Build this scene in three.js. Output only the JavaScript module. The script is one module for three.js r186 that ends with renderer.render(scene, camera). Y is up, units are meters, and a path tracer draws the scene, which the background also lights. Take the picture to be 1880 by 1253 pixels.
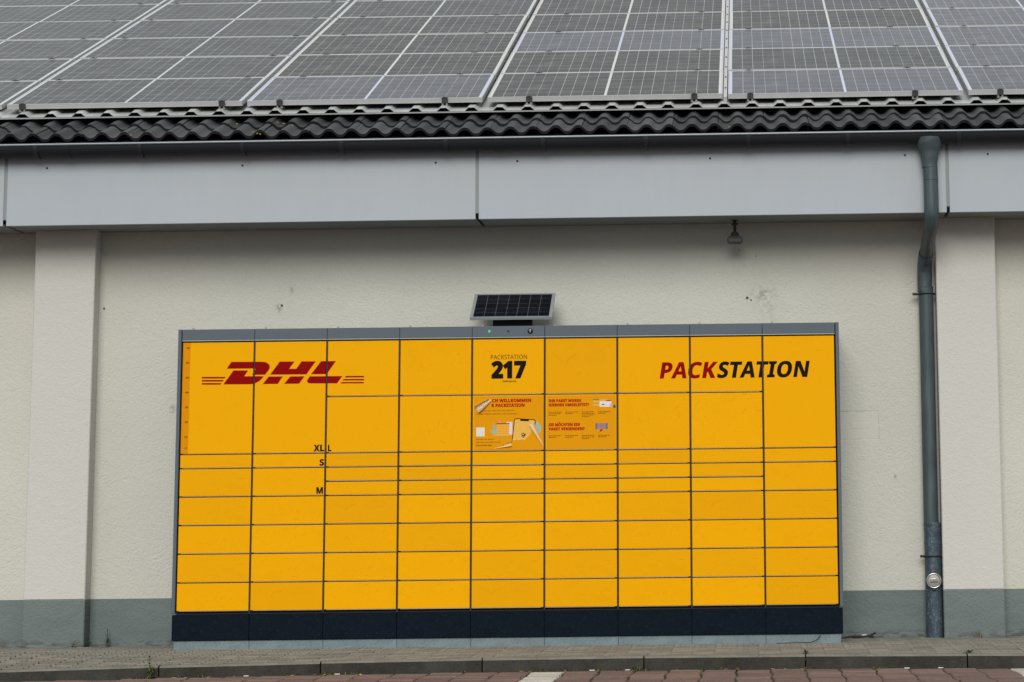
import * as THREE from 'three';
import { mergeGeometries, toCreasedNormals } from 'three/addons/utils/BufferGeometryUtils.js';
import { RoundedBoxGeometry } from 'three/addons/geometries/RoundedBoxGeometry.js';

// ------------------------------------------------------------------ camera, sky, sun, exposure
const scene = new THREE.Scene();
const FOC = 4683.06, PPX = 1367.9, PPY = 187.8, IW = 1880, IH = 1253;      // lens in pixels of the photograph; the photograph is an off-centre crop
const FULLW = 2 * PPX, FULLH = 2 * (IH - PPY);
const camera = new THREE.PerspectiveCamera(2 * Math.atan(FULLH / 2 / FOC) * 180 / Math.PI, FULLW / FULLH, 0.1, 900);
camera.position.set(3.8333, 0.7574, 17.3036);
camera.rotation.order = 'YXZ';
camera.rotation.set(0.16551, 0, -0.01127);
camera.setViewOffset(FULLW, FULLH, 0, FULLH / 2 - PPY, IW, IH);

const renderer = new THREE.WebGLRenderer({ antialias: true });
renderer.setSize(1024, 682);
renderer.toneMapping = THREE.LinearToneMapping;
renderer.toneMappingExposure = 1.29;
renderer.shadowMap.enabled = true;

{ // overcast sky: brighter towards the zenith, soft cloud mottling
  const w = 256, h = 128, d = new Float32Array(w * h * 4);
  for (let j = 0; j < h; j++) for (let i = 0; i < w; i++) {
    const el = ((j + 0.5) / h - 0.5) * Math.PI, az = (i + 0.5) / w * Math.PI * 2;
    const s = Math.max(0, Math.sin(el));
    let L = 0.36 * (1 + 0.7 * s);
    L *= 1 + (0.12 * Math.sin(az * 5 + 6 * s) + 0.1 * Math.sin(az * 13 - 17 * s + 1) + 0.08 * Math.sin(az * 29 + 31 * s + 2)) * Math.cos(el);
    if (el < 0) L = 0.15;
    const k = (j * w + i) * 4;
    d[k] = L * 0.965; d[k + 1] = L * 1.0; d[k + 2] = L * 1.035; d[k + 3] = 1;
  }
  const t = new THREE.DataTexture(d, w, h, THREE.RGBAFormat, THREE.FloatType);
  t.mapping = THREE.EquirectangularReflectionMapping; t.magFilter = THREE.LinearFilter; t.minFilter = THREE.LinearFilter; t.needsUpdate = true;
  scene.background = t; scene.environment = t;
}
const sun = new THREE.DirectionalLight(new THREE.Color(1, 0.97, 0.92), 1.5);
sun.position.set(1.5, 19.5, 32); sun.target.position.set(2.5, 1, 0);      // a bright, low part of the cloud cover facing the wall
sun.castShadow = true; sun.shadow.radius = 60; sun.shadow.mapSize.set(2048, 2048);
Object.assign(sun.shadow.camera, { left: -12, right: 12, top: 12, bottom: -12, near: 1, far: 60 });
scene.add(sun, sun.target);

// ------------------------------------------------------------------ helpers
let seed = 20240611;
const rnd = () => { seed |= 0; seed = seed + 0x6D2B79F5 | 0; let t = Math.imul(seed ^ seed >>> 15, 1 | seed); t = t + Math.imul(t ^ t >>> 7, 61 | t) ^ t; return ((t ^ t >>> 14) >>> 0) / 4294967296; };
const rr = (a, b) => a + (b - a) * rnd();
const h2 = (x, y, s) => { let n = Math.imul(x, 374761393) + Math.imul(y, 668265263) + Math.imul(s, 1442695041) | 0; n = Math.imul(n ^ n >>> 13, 1274126177); return ((n ^ n >>> 16) >>> 0) / 4294967296; };
const vn = (x, y, s = 0, p = 0) => {
  let xi = Math.floor(x), yi = Math.floor(y); const fx = x - xi, fy = y - yi;
  const u = fx * fx * (3 - 2 * fx), v = fy * fy * (3 - 2 * fy);
  let x1 = xi + 1, y1 = yi + 1;
  if (p) { xi = ((xi % p) + p) % p; x1 = ((x1 % p) + p) % p; yi = ((yi % p) + p) % p; y1 = ((y1 % p) + p) % p; }
  const a = h2(xi, yi, s), b = h2(x1, yi, s), c = h2(xi, y1, s), e = h2(x1, y1, s);
  return a + (b - a) * u + (c - a) * v + (a - b - c + e) * u * v;
};
const fbm = (x, y, s, o = 4, p = 0) => { let r = 0, a = 0.5, t = 0; for (let i = 0; i < o; i++) { r += a * vn(x, y, s + i * 17, p); t += a; a *= 0.5; x *= 2; y *= 2; p *= 2; } return r / t; };
const clamp = (x, a = 0, b = 1) => Math.min(b, Math.max(a, x));
const sst = (a, b, x) => { const t = clamp((x - a) / (b - a)); return t * t * (3 - 2 * t); };
const toS = (l) => 255 * (l <= 0.0031308 ? 12.92 * l : 1.055 * Math.pow(l, 1 / 2.4) - 0.055);

function texture(w, h, fn, srgb = true) {              // fn(u, v) -> linear [r, g, b] or a height
  const d = new Uint8Array(w * h * 4);
  for (let j = 0; j < h; j++) for (let i = 0; i < w; i++) {
    const c = fn((i + 0.5) / w, (j + 0.5) / h), k = (j * w + i) * 4;
    if (srgb) { d[k] = toS(clamp(c[0])); d[k + 1] = toS(clamp(c[1])); d[k + 2] = toS(clamp(c[2])); } else { d[k] = d[k + 1] = d[k + 2] = clamp(c) * 255; }
    d[k + 3] = 255;
  }
  const t = new THREE.DataTexture(d, w, h);
  t.colorSpace = srgb ? THREE.SRGBColorSpace : THREE.NoColorSpace;
  t.magFilter = THREE.LinearFilter; t.minFilter = THREE.LinearMipmapLinearFilter; t.generateMipmaps = true;
  t.wrapS = t.wrapT = THREE.RepeatWrapping; t.needsUpdate = true;
  return t;
}
const mat = (o) => { const { rgb, ...r } = o; const m = new THREE.MeshPhysicalMaterial(r); if (rgb) m.color.setRGB(...rgb); return m; };

const taken = {};
const numbered = (n) => { const k = taken[n] = (taken[n] ?? -1) + 1; return k ? `${n}_${String(k).padStart(3, '0')}` : n; };
function mesh(name, geo, m, parent) {
  const o = new THREE.Mesh(Array.isArray(geo) ? (geo.length > 1 ? mergeGeometries(geo) : geo[0]) : geo, m);
  o.castShadow = o.receiveShadow = true;
  o.name = parent ? name : numbered(name);
  (parent || scene).add(o);
  return o;
}
function thing(name, label, category, group, pos = [0, 0, 0]) {
  const o = new THREE.Group(); o.name = numbered(name); o.position.set(...pos); scene.add(o);
  o.userData = { label, category }; if (group) o.userData.group = group;
  return o;
}
function tag(o, label, category, group) { o.userData.label = label; o.userData.category = category; if (group) o.userData.group = group; return o; }
function structure(o, label) { o.userData.kind = 'structure'; if (label) { o.userData.label = label; } return o; }

const flat = (g) => { const r = g.index ? g.toNonIndexed() : g; for (const k of Object.keys(r.attributes)) if (!['position', 'normal', 'uv'].includes(k)) r.deleteAttribute(k); return r; };
function box(x0, x1, y0, y1, z0, z1) { return flat(new THREE.BoxGeometry(x1 - x0, y1 - y0, z1 - z0).translate((x0 + x1) / 2, (y0 + y1) / 2, (z0 + z1) / 2)); }
// plate centred on x, y with its chamfered front at z = 0; uv 0..1 over the front
function plate(w, h, d, b) {
  const p = [], uv = [], n = [];
  const ring = (ix, z) => [[-w / 2 + ix, -h / 2 + ix, z], [w / 2 - ix, -h / 2 + ix, z], [w / 2 - ix, h / 2 - ix, z], [-w / 2 + ix, h / 2 - ix, z]];
  const A = ring(b, 0), B = ring(0, -b), C = ring(0, -d);
  const quad = (a, q, c, e) => {
    const v1 = new THREE.Vector3(q[0] - a[0], q[1] - a[1], q[2] - a[2]), v2 = new THREE.Vector3(c[0] - a[0], c[1] - a[1], c[2] - a[2]);
    const nn = v1.cross(v2).normalize();
    for (const t of [a, q, c, a, c, e]) { p.push(...t); n.push(nn.x, nn.y, nn.z); uv.push(t[0] / w + 0.5, t[1] / h + 0.5); }
  };
  quad(...A);
  for (let i = 0; i < 4; i++) { const j = (i + 1) % 4; quad(B[i], B[j], A[j], A[i]); quad(C[i], C[j], B[j], B[i]); }
  quad(C[3], C[2], C[1], C[0]);
  const g = new THREE.BufferGeometry();
  g.setAttribute('position', new THREE.Float32BufferAttribute(p, 3)); g.setAttribute('normal', new THREE.Float32BufferAttribute(n, 3)); g.setAttribute('uv', new THREE.Float32BufferAttribute(uv, 2));
  return g;
}
function plateAt(x0, x1, y0, y1, z, d, b) { return plate(x1 - x0, y1 - y0, d, b).translate((x0 + x1) / 2, (y0 + y1) / 2, z); }
function planar(g, sx = 1, sy = 1, ax = 0, ay = 1, ox = 0, oy = 0) {   // uv from two position axes, in metres times a scale
  const P = g.attributes.position, U = new Float32Array(P.count * 2);
  for (let i = 0; i < P.count; i++) { U[2 * i] = (P.getComponent(i, ax) - ox) * sx; U[2 * i + 1] = (P.getComponent(i, ay) - oy) * sy; }
  g.setAttribute('uv', new THREE.BufferAttribute(U, 2)); return g;
}
const cyl = (r0, r1, h, n = 24) => flat(new THREE.CylinderGeometry(r0, r1, h, n));
const tube = (pts, r, seg = 40, rad = 20) => flat(new THREE.TubeGeometry(new THREE.CatmullRomCurve3(pts.map((p) => new THREE.Vector3(...p)), false, 'catmullrom', 0.3), seg, r, rad));

// ------------------------------------------------------------------ measures of the place (metres; locker front is z = 0, pavement beside it y = 0)
const ZW = -0.65, ZP = -0.50, ZF = -0.13;              // wall, pilaster front, fascia front
const XL = -5.5, XR = 12.5;                            // how far the building runs
const COL = 0.4915, UNIT = 0.0944, DOOR0 = 0.2481, DOOR1 = DOOR0 + 19 * UNIT;
const cx0 = (x) => clamp(x, -1.6, 6.4);
const kerbY = (x) => -0.017 - 0.0027 * (cx0(x) - 3.3) ** 2;
const roadY = (x) => -0.102 - 0.0020 * (cx0(x) - 3.0) ** 2;
const pavY = (x, z) => kerbY(x) * clamp(z / 1.2, 0, 1);
const SL = 19.76 * Math.PI / 180, TILT = 0.0037;       // roof pitch; the eaves rise slightly along their length
const RO = new THREE.Vector3(3.621, 3.513, -0.04);     // crest of the lowest tile row
const RM = new THREE.Matrix4().makeRotationZ(TILT).multiply(new THREE.Matrix4().makeRotationX(SL)).setPosition(RO);
// roof space: x along the eaves, y away from the roof, -z up the slope
const onRoof = (o, x = 0, y = 0, z = 0) => { o.matrix.copy(RM).multiply(new THREE.Matrix4().makeTranslation(x, y, z)); o.matrix.decompose(o.position, o.quaternion, o.scale); return o; };

// ------------------------------------------------------------------ materials
const WU = 7.8, WV = 2.65, WX = -1.7, WY = 0.3;        // wall texture extent
const stroke = (x, y, s) => {                          // short trowel ridges of the stucco, in three mixed directions
  const wx = x + 0.018 * fbm(x * 30, y * 30, s + 5, 2), wy = y + 0.018 * fbm(x * 30 + 9, y * 30, s + 6, 2);
  let h = 0, t = 0;
  for (let i = 0; i < 3; i++) {
    const a = [0.5, -0.45, 1.35][i], c = Math.cos(a), q = Math.sin(a), u = wx * c + wy * q, v = -wx * q + wy * c;
    const w = sst(0.35, 0.65, vn(x * 7 + i * 31, y * 7, s + 20 + i)) + 0.05;
    h += w * (1 - Math.abs(vn(u * 44, v * 120, s + i) * 2 - 1)); t += w;
  }
  return 0.6 * h / t + 0.28 * vn(x * 130, y * 130, s + 9) + 0.12 * fbm(x * 20, y * 20, s + 11, 2);
};
const wallBump = texture(2048, 700, (u, v) => {
  const x = WX + u * WU, y = WY + v * WV;
  let h = 0.15 + 0.75 * stroke(x, y, 31);
  const rx = (x - 4.6), ry = (y - 1.455);              // an old repair trowelled smooth beside the locker
  if (Math.abs(rx) < 0.145 && Math.abs(ry) < 0.1) { const e = Math.max(Math.abs(rx) / 0.145, Math.abs(ry) / 0.1); h = 0.4 + 0.25 * (h - 0.5) + (e > 0.93 ? -0.12 : 0); if (Math.abs(ry) < 0.018 && rx > -0.05 && rx < 0.08) h += 0.2; }
  return h;
}, false);
const blob = (x, y, cx, cy, rx, ry) => Math.exp(-(((x - cx) / rx) ** 2 + ((y - cy) / ry) ** 2));
const wallMap = texture(2048, 700, (u, v) => {
  const x = WX + u * WU, y = WY + v * WV;
  let k = 0.94 + 0.1 * fbm(x * 1.7, y * 1.7, 71, 5) + 0.03 * (vn(x * 90, y * 90, 72) - 0.5);
  // grey mildew, the lamp shadow painted in below the lamp, dark specks of dirt caught in the stucco
  let g = 0;
  g += 0.5 * blob(x, y, 3.945, 2.385, 0.075, 0.055) * sst(0.4, 0.6, fbm(x * 55, y * 55, 81, 3));
  g += 0.2 * blob(x, y, 3.99, 2.28, 0.09, 0.09) * sst(0.4, 0.62, fbm(x * 50, y * 50, 82, 3));
  g += 0.08 * blob(x, y, 3.82, 2.6, 0.13, 0.1) * sst(0.4, 0.65, fbm(x * 20, y * 20, 83, 3));  // faint stain, mostly the lamp shadow put into the wall colour
  for (const [a, b, r] of [[3.70, 2.70, 0.008], [3.906, 2.655, 0.012], [3.78, 2.70, 0.007], [-0.2, 1.62, 0.02], [0.62, 2.45, 0.015], [0.53, 2.32, 0.02], [4.4, 1.75, 0.012], [4.85, 1.1, 0.01]]) g += 0.7 * blob(x, y, a, b, r, r * 1.4) * sst(0.35, 0.6, fbm(x * 80, y * 80, 84, 2));
  const sp = vn(x * 55, y * 55, 85); if (sp > 0.955) g += (sp - 0.955) * 6 * vn(x * 4, y * 4, 86);
  const rx = x - 4.6, ry = y - 1.455, e = Math.max(Math.abs(rx) / 0.145, Math.abs(ry) / 0.1);
  if (e > 0.96 && e < 1.0 && vn(x * 40, y * 40, 87) > 0.4) g += 0.24;
  g = clamp(g, 0, 0.8);
  const c = [0.625 * k, 0.622 * k, 0.552 * k], d = [0.2, 0.21, 0.2];
  return c.map((a, i) => a + (d[i] - a) * g);
});
const smoothBump = texture(512, 512, (u, v) => 0.5 * fbm(u * 24, v * 24, 41, 4, 24) + 0.5 * vn(u * 96, v * 96, 42, 96), false);
const scaled = (t, x, y) => { const c = t.clone(); c.repeat.set(x, y); c.needsUpdate = true; return c; };
const plinthMap = texture(1024, 256, (u, v) => {
  let k = 0.88 + 0.24 * fbm(u * 24, v * 4, 51, 4) ;
  const sp = vn(u * 420, v * 60, 52); if (sp > 0.93) k *= 1 - (sp - 0.93) * 6 * vn(u * 20, v * 3, 54);
  const d = sst(0.2, 0.0, v + 0.2 * (fbm(u * 90, v * 9, 53, 3) - 0.5)) * sst(0.42, 0.62, fbm(u * 130, v * 22, 55, 3));   // splashed earth specks at the foot
  const c = [0.172 * k, 0.208 * k, 0.203 * k], e = [0.1, 0.092, 0.075];
  return c.map((a, i) => a + (e[i] - a) * 0.75 * d);
});
const concMap = (r, g, b, s, amp = 0.3) => texture(256, 256, (u, v) => { let k = 1 - amp / 2 + amp * fbm(u * 8, v * 8, s, 4, 8) + 0.25 * (vn(u * 96, v * 96, s + 5, 96) - 0.5); const sp = vn(u * 64, v * 64, s + 8, 64); if (sp > 0.9) k *= 0.72; if (sp < 0.06) k *= 1.25; return [r * k, g * k, b * k]; });
const grain = texture(256, 256, (u, v) => 0.5 * vn(u * 128, v * 128, 61, 128) + 0.5 * fbm(u * 16, v * 16, 62, 4, 16), false);

const M = {
  stucco: mat({ map: wallMap, bumpMap: wallBump, bumpScale: 0.0065, roughness: 0.95, specularIntensity: 0.3 }),
  pilaster: mat({ specularIntensity: 0.3, rgb: [0.632, 0.624, 0.578], bumpMap: smoothBump, bumpScale: 0.003, roughness: 0.92 }),
  plinth: mat({ map: scaled(plinthMap, 0.14, 1 / 0.34), bumpMap: smoothBump, bumpScale: 0.005, roughness: 0.9, specularIntensity: 0.35 }),
  fascia: mat({ map: texture(512, 128, (u, v) => { const k = 0.965 + 0.05 * fbm(u * 5, v * 1.2, 211, 3) + 0.03 * fbm(u * 60, v * 2, 213, 3); const b = fbm(u * 4 + 7, v * 2, 217, 2); return [0.445 * k * (1.02 - 0.04 * b), 0.49 * k, 0.525 * k * (0.98 + 0.05 * b)]; }), roughness: 0.5, specularIntensity: 0.6 }),
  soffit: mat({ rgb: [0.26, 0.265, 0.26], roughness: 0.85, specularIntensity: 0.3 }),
  jointStrip: mat({ rgb: [0.26, 0.30, 0.29], roughness: 0.6 }),
  darkVoid: mat({ rgb: [0.32, 0.33, 0.33], roughness: 0.8 }),
  screw: mat({ rgb: [0.03, 0.03, 0.032], roughness: 0.5, metalness: 0.5 }),
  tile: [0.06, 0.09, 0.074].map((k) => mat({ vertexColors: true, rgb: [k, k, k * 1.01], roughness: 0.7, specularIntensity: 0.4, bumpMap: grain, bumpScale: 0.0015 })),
  deck: mat({ rgb: [0.03, 0.03, 0.03], roughness: 0.9 }),
  zincDark: mat({ rgb: [0.024, 0.026, 0.03], roughness: 0.55, metalness: 0.2, specularIntensity: 0.4 }),
  zincBracket: mat({ rgb: [0.032, 0.034, 0.038], roughness: 0.5, metalness: 0.2, specularIntensity: 0.5 }),
  bead: mat({ rgb: [0.26, 0.285, 0.3], roughness: 0.42, metalness: 0.6 }),
  flashing: mat({ rgb: [0.012, 0.019, 0.04], roughness: 0.6, specularIntensity: 0.2 }),
  sheet: mat({ map: texture(512, 256, (u, v) => { const k = 0.8 + 0.4 * fbm(u * 24, v * 10, 91, 4); return [0.5 * k, 0.52 * k, 0.51 * k]; }), roughness: 0.5, metalness: 0.1 }),
  alu: mat({ rgb: [0.62, 0.63, 0.62], roughness: 0.42, metalness: 0.35 }),
  clamp: mat({ rgb: [0.075, 0.075, 0.075], roughness: 0.5, metalness: 0.4 }),
  hook: mat({ rgb: [0.45, 0.45, 0.43], roughness: 0.4, metalness: 0.8 }),
  pipe: mat({ map: texture(512, 512, (u, v) => { const k = 0.75 + 0.5 * fbm(u * 6, v * 20, 101, 4, 0); return [0.084 * k, 0.11 * k, 0.118 * k]; }), roughness: 0.5, metalness: 0.25, specularIntensity: 0.5 }),
  pipeLow: mat({ map: texture(512, 512, (u, v) => { const k = 0.7 + 0.5 * fbm(u * 10, v * 10, 103, 4); const s = 0.45 * sst(0.62, 0.86, vn(u * 70, v * 90, 104)) * fbm(u * 6, v * 4, 105, 3); return [0.07 * k + 0.3 * s, 0.1 * k + 0.31 * s, 0.125 * k + 0.32 * s]; }), roughness: 0.5, metalness: 0.2, specularIntensity: 0.5 }),
  chrome: mat({ rgb: [0.6, 0.6, 0.57], roughness: 0.22, metalness: 0.9 }),
  zinc: mat({ rgb: [0.36, 0.35, 0.32], roughness: 0.45, metalness: 0.5 }),
  lockerGrey: mat({ rgb: [0.11, 0.138, 0.16], roughness: 0.5, specularIntensity: 0.4 }),
  lockerLip: mat({ rgb: [0.36, 0.40, 0.43], roughness: 0.4, metalness: 0.3 }),
  post: mat({ rgb: [0.055, 0.06, 0.065], roughness: 0.45, metalness: 0.3, specularIntensity: 0.4 }),
  rail: mat({ rgb: [0.5, 0.47, 0.4], roughness: 0.45, metalness: 0.3 }),
  carcass: mat({ rgb: [0.012, 0.012, 0.013], roughness: 0.8 }),
  navy: mat({ map: texture(512, 192, (u, v) => { const k = 0.85 + 0.4 * fbm(u * 10, v * 4, 221, 4), s = sst(0.985, 0.999, vn(u * 70, v * 27, 223)) * 0.4, d = sst(0.6, 0.8, fbm(u * 50, v * 18, 225, 3)) * 0.006; return [0.0045 * k + 0.3 * s + d, 0.0095 * k + 0.3 * s + d, 0.017 * k + 0.3 * s + d * 0.9]; }), roughness: 0.6, specularIntensity: 0.1 }),
  base: mat({ map: concMap(0.2, 0.26, 0.275, 111, 0.25), specularIntensity: 0.4, roughness: 0.85, bumpMap: grain, bumpScale: 0.001 }),
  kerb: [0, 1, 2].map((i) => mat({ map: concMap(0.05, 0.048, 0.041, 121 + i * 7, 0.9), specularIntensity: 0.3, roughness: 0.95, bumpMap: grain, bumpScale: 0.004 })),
  paver: [[0.21, 0.193, 0.158], [0.236, 0.216, 0.177], [0.185, 0.17, 0.14]].map((c, i) => mat({ map: concMap(...c, 131 + i * 9, 0.35), roughness: 0.95, bumpMap: grain, bumpScale: 0.003 })),
  brick: [[0.175, 0.112, 0.094], [0.15, 0.102, 0.088], [0.195, 0.128, 0.106], [0.135, 0.09, 0.078]].map((c, i) => mat({ map: concMap(...c, 151 + i * 9, 0.4), roughness: 0.95, bumpMap: grain, bumpScale: 0.003 })),
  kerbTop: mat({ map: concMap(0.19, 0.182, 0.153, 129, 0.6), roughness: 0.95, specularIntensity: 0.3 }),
  whiteBrick: mat({ map: concMap(0.46, 0.435, 0.385, 171, 0.25), roughness: 0.9 }),
  jointSand: mat({ map: concMap(0.034, 0.03, 0.024, 175, 0.6), roughness: 1 }),
  road: mat({ map: concMap(0.15, 0.1, 0.09, 177, 0.4), roughness: 1 }),
  black: mat({ rgb: [0.012, 0.012, 0.013], roughness: 0.35 }),
  lamp: mat({ rgb: [0.06, 0.063, 0.06], roughness: 0.5, metalness: 0.3, specularIntensity: 0.4 }),
  lampGlass: mat({ rgb: [0.08, 0.082, 0.078], roughness: 0.2 }),
  green: [[0.05, 0.085, 0.022], [0.075, 0.11, 0.03], [0.035, 0.055, 0.018]].map((c) => mat({ rgb: c, roughness: 0.85 })),
  straw: mat({ rgb: [0.3, 0.22, 0.09], roughness: 0.9 }),
  leafDry: [[0.42, 0.26, 0.06], [0.3, 0.19, 0.07], [0.5, 0.36, 0.12], [0.22, 0.12, 0.05]].map((c) => mat({ rgb: c, roughness: 0.9 })),
  paper: mat({ rgb: [0.72, 0.70, 0.66], roughness: 0.8 }),
  twig: mat({ rgb: [0.03, 0.024, 0.018], roughness: 0.9 }),
};
M.jointSand.map.repeat.set(1, 1);

// ------------------------------------------------------------------ ground: one sheet to the horizon, pavement, kerb, road paving
{
  const g = planar(flat(new THREE.PlaneGeometry(700, 700).rotateX(-Math.PI / 2).translate(3, -0.2, 200)), 1, 1, 0, 2);
  structure(mesh('ground', g, M.road), 'brown paved yard stretching out before the building');
}
const sheetGeo = (x0, x1, z0, z1, nx, nz, f) => {
  const g = new THREE.PlaneGeometry(x1 - x0, z1 - z0, nx, nz).rotateX(-Math.PI / 2).translate((x0 + x1) / 2, 0, (z0 + z1) / 2), P = g.attributes.position;
  for (let i = 0; i < P.count; i++) P.setY(i, f(P.getX(i), P.getZ(i)));
  g.computeVertexNormals(); return planar(flat(g), 1, 1, 0, 2);
};
const pavement = structure(mesh('pavement', sheetGeo(XL, XR, -0.9, 1.12, 90, 4, (x, z) => pavY(x, z) - 0.007), M.jointSand), 'grey paved strip between the wall and the kerb');
const road = structure(mesh('road', sheetGeo(XL - 4, XR + 4, 1.15, 22, 90, 8, (x, z) => roadY(x) - 0.008), M.jointSand), 'reddish brick paved roadway in front of the kerb');
{ // interlocking zigzag pavers
  const px = 0.1385, pz = 0.1125, a = 0.02, g = 0.0062;
  const s = new THREE.Shape();
  const zz = [[0, 0], [0, 0.2], [a, 0.34], [a, 0.66], [0, 0.8], [0, 1]];
  zz.forEach(([dx, t], i) => { const X = g + dx, Y = g + t * (pz - 2 * g); i ? s.lineTo(X, Y) : s.moveTo(X, Y); });
  [...zz].reverse().forEach(([dx, t]) => s.lineTo(px - g + dx, g + t * (pz - 2 * g)));
  const geo = flat(new THREE.ExtrudeGeometry(s, { depth: 0.045, bevelEnabled: true, bevelThickness: 0.003, bevelSize: 0.002, bevelSegments: 1, bevelOffset: -0.002 }));
  geo.rotateX(Math.PI / 2).translate(-px / 2, -0.003, -pz / 2); geo.rotateX(0);
  planar(geo, 2.2, 2.2, 0, 2);
  const geos = [0, 1, 2, 3].map((i) => { const q = geo.clone(), U = q.attributes.uv; for (let k = 0; k < U.count; k++) U.setXY(k, U.getX(k) + i * 0.37, U.getY(k) + i * 0.61); return q; });
  const cand = [];
  for (let i = Math.floor(XL / px); i * px < XR; i++) for (let j = 0; j < 15; j++) {
    const x = (i + 0.5) * px, z = 1.095 - (j + 0.5) * pz;
    if (z < -0.64) continue;
    if (x > -0.05 && x < 4.48 && z < -0.06) continue;          // under the locker
    const seen = x > -1.05 + 0.02 * z && x < 5.75;
    cand.push([x, z, seen ? z : -99 - Math.abs(x)]);
  }
  cand.sort((p, q) => q[2] - p[2]);
  const rest = [];
  cand.forEach(([x, z, k], i) => {
    const e = 0.04, q = new THREE.Object3D();
    q.position.set(x, pavY(x, z) + rr(-0.0022, 0.0022), z);
    q.rotation.set((pavY(x, z - e) - pavY(x, z + e)) / (2 * e) * -1 + rr(-0.012, 0.012), rr(-0.01, 0.01), (pavY(x + e, z) - pavY(x - e, z)) / (2 * e) + rr(-0.012, 0.012));
    if (i < 300) { const m = mesh('paver', geos[Math.floor(rnd() * 4)], M.paver[Math.floor(rnd() * 3)], pavement); m.position.copy(q.position); m.rotation.copy(q.rotation); }
    else { q.updateMatrix(); rest.push(q.matrix.clone()); }
  });
  const im = new THREE.InstancedMesh(geo, M.paver[0], rest.length); rest.forEach((m, i) => { im.setMatrixAt(i, m); const k = rr(0.85, 1.12); im.setColorAt(i, new THREE.Color(k, k, k)); });
  im.name = 'paver_field'; im.userData.kind = 'stuff'; im.castShadow = im.receiveShadow = true; pavement.add(im);
}
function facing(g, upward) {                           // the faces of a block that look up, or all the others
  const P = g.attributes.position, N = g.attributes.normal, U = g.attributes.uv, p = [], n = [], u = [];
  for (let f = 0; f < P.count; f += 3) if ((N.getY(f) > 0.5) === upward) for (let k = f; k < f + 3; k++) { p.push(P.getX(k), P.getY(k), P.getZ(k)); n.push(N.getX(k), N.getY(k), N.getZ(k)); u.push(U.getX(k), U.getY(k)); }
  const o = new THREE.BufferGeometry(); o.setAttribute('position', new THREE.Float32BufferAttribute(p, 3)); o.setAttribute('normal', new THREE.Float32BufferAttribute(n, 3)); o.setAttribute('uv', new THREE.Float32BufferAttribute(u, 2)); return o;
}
{ // kerb of one metre stones
  const kerb = new THREE.Group(); kerb.name = 'kerb'; scene.add(kerb); structure(kerb, 'row of dark concrete kerb stones below the pavement');
  for (let i = -6; i < 13; i++) {
    const x0 = 0.175 + i * 0.9995, x1 = x0 + 0.9995 - 0.009, xc = (x0 + x1) / 2;
    const b = 0.012, s = new THREE.Shape([[1.1, -0.28], [1.205, -0.28], [1.2, -b], [1.2 - b * 1.2, 0], [1.1, 0]].map((p) => new THREE.Vector2(...p)));
    const g = planar(flat(new THREE.ExtrudeGeometry(s, { depth: x1 - x0, bevelEnabled: false })).rotateY(-Math.PI / 2).translate((x1 - x0) / 2, 0, 0), 1.3, 1.3, 0, 1, i * 0.37, 0);
    { const P = g.attributes.position, U = g.attributes.uv; for (let k = 0; k < P.count; k++) U.setXY(k, U.getX(k), (P.getY(k) - P.getZ(k)) * 1.3); }
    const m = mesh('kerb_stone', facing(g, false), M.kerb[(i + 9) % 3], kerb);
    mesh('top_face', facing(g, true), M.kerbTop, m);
    m.position.set(xc, kerbY(xc) + rr(-0.002, 0.002), rr(-0.003, 0.003));
    m.rotation.z = (kerbY(x1) - kerbY(x0)) / (x1 - x0);
  }
}
{ // brick road paving, straight courses away from the kerb
  const px = 0.2105, pz = 0.105, geo = plate(px - 0.012, pz - 0.006, 0.06, 0.005).rotateX(-Math.PI / 2);
  planar(geo, 1.8, 1.8, 0, 2);
  const geos = [0, 1, 2, 3].map((i) => { const q = geo.clone(), U = q.attributes.uv; for (let k = 0; k < U.count; k++) U.setXY(k, U.getX(k) + i * 0.29, U.getY(k) + i * 0.43); return q; });
  const cand = [];
  for (let i = -26; i < 60; i++) for (let j = 0; j < 26; j++) {
    const x = 4.586 + (i - 21 + 0.5) * px, z = 1.212 + (j + 0.5) * pz;
    const lim = 1.37 + (x + 0.75) * 0.19;                      // how far the frame reaches
    const seen = x > -0.9 && x < 5.6 && z < lim + 0.1;
    cand.push([x, z, seen ? -z : -99 - Math.abs(x) - z, i]);
  }
  cand.sort((p, q) => q[2] - p[2]);
  const rest = [];
  cand.forEach(([x, z, , ci], i) => {
    const q = new THREE.Object3D(), white = ci === 11 || ci === 25;
    q.position.set(x + 0.006 * Math.sin(z * 9 + ci), roadY(x) + rr(-0.003, 0.003), z);
    q.rotation.set(rr(-0.012, 0.012), rr(-0.012, 0.012), rr(-0.01, 0.01));
    if (i < 300) { const m = mesh('brick', geos[Math.floor(rnd() * 4)], white ? M.whiteBrick : M.brick[Math.floor(rnd() * 4)], road); m.position.copy(q.position); m.rotation.copy(q.rotation); }
    else { q.updateMatrix(); rest.push([q.matrix.clone(), white]); }
  });
  const im = new THREE.InstancedMesh(geo, mat({ map: concMap(0.5, 0.5, 0.5, 191, 0.3), roughness: 0.95 }), rest.length);
  rest.forEach(([m, w], i) => { im.setMatrixAt(i, m); const k = rr(0.8, 1.15); im.setColorAt(i, w ? new THREE.Color(1.1, 1.05, 0.95) : new THREE.Color(0.3 * k, 0.2 * k, 0.17 * k)); });
  im.name = 'brick_field'; im.userData.kind = 'stuff'; im.castShadow = im.receiveShadow = true; road.add(im);
}

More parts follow.
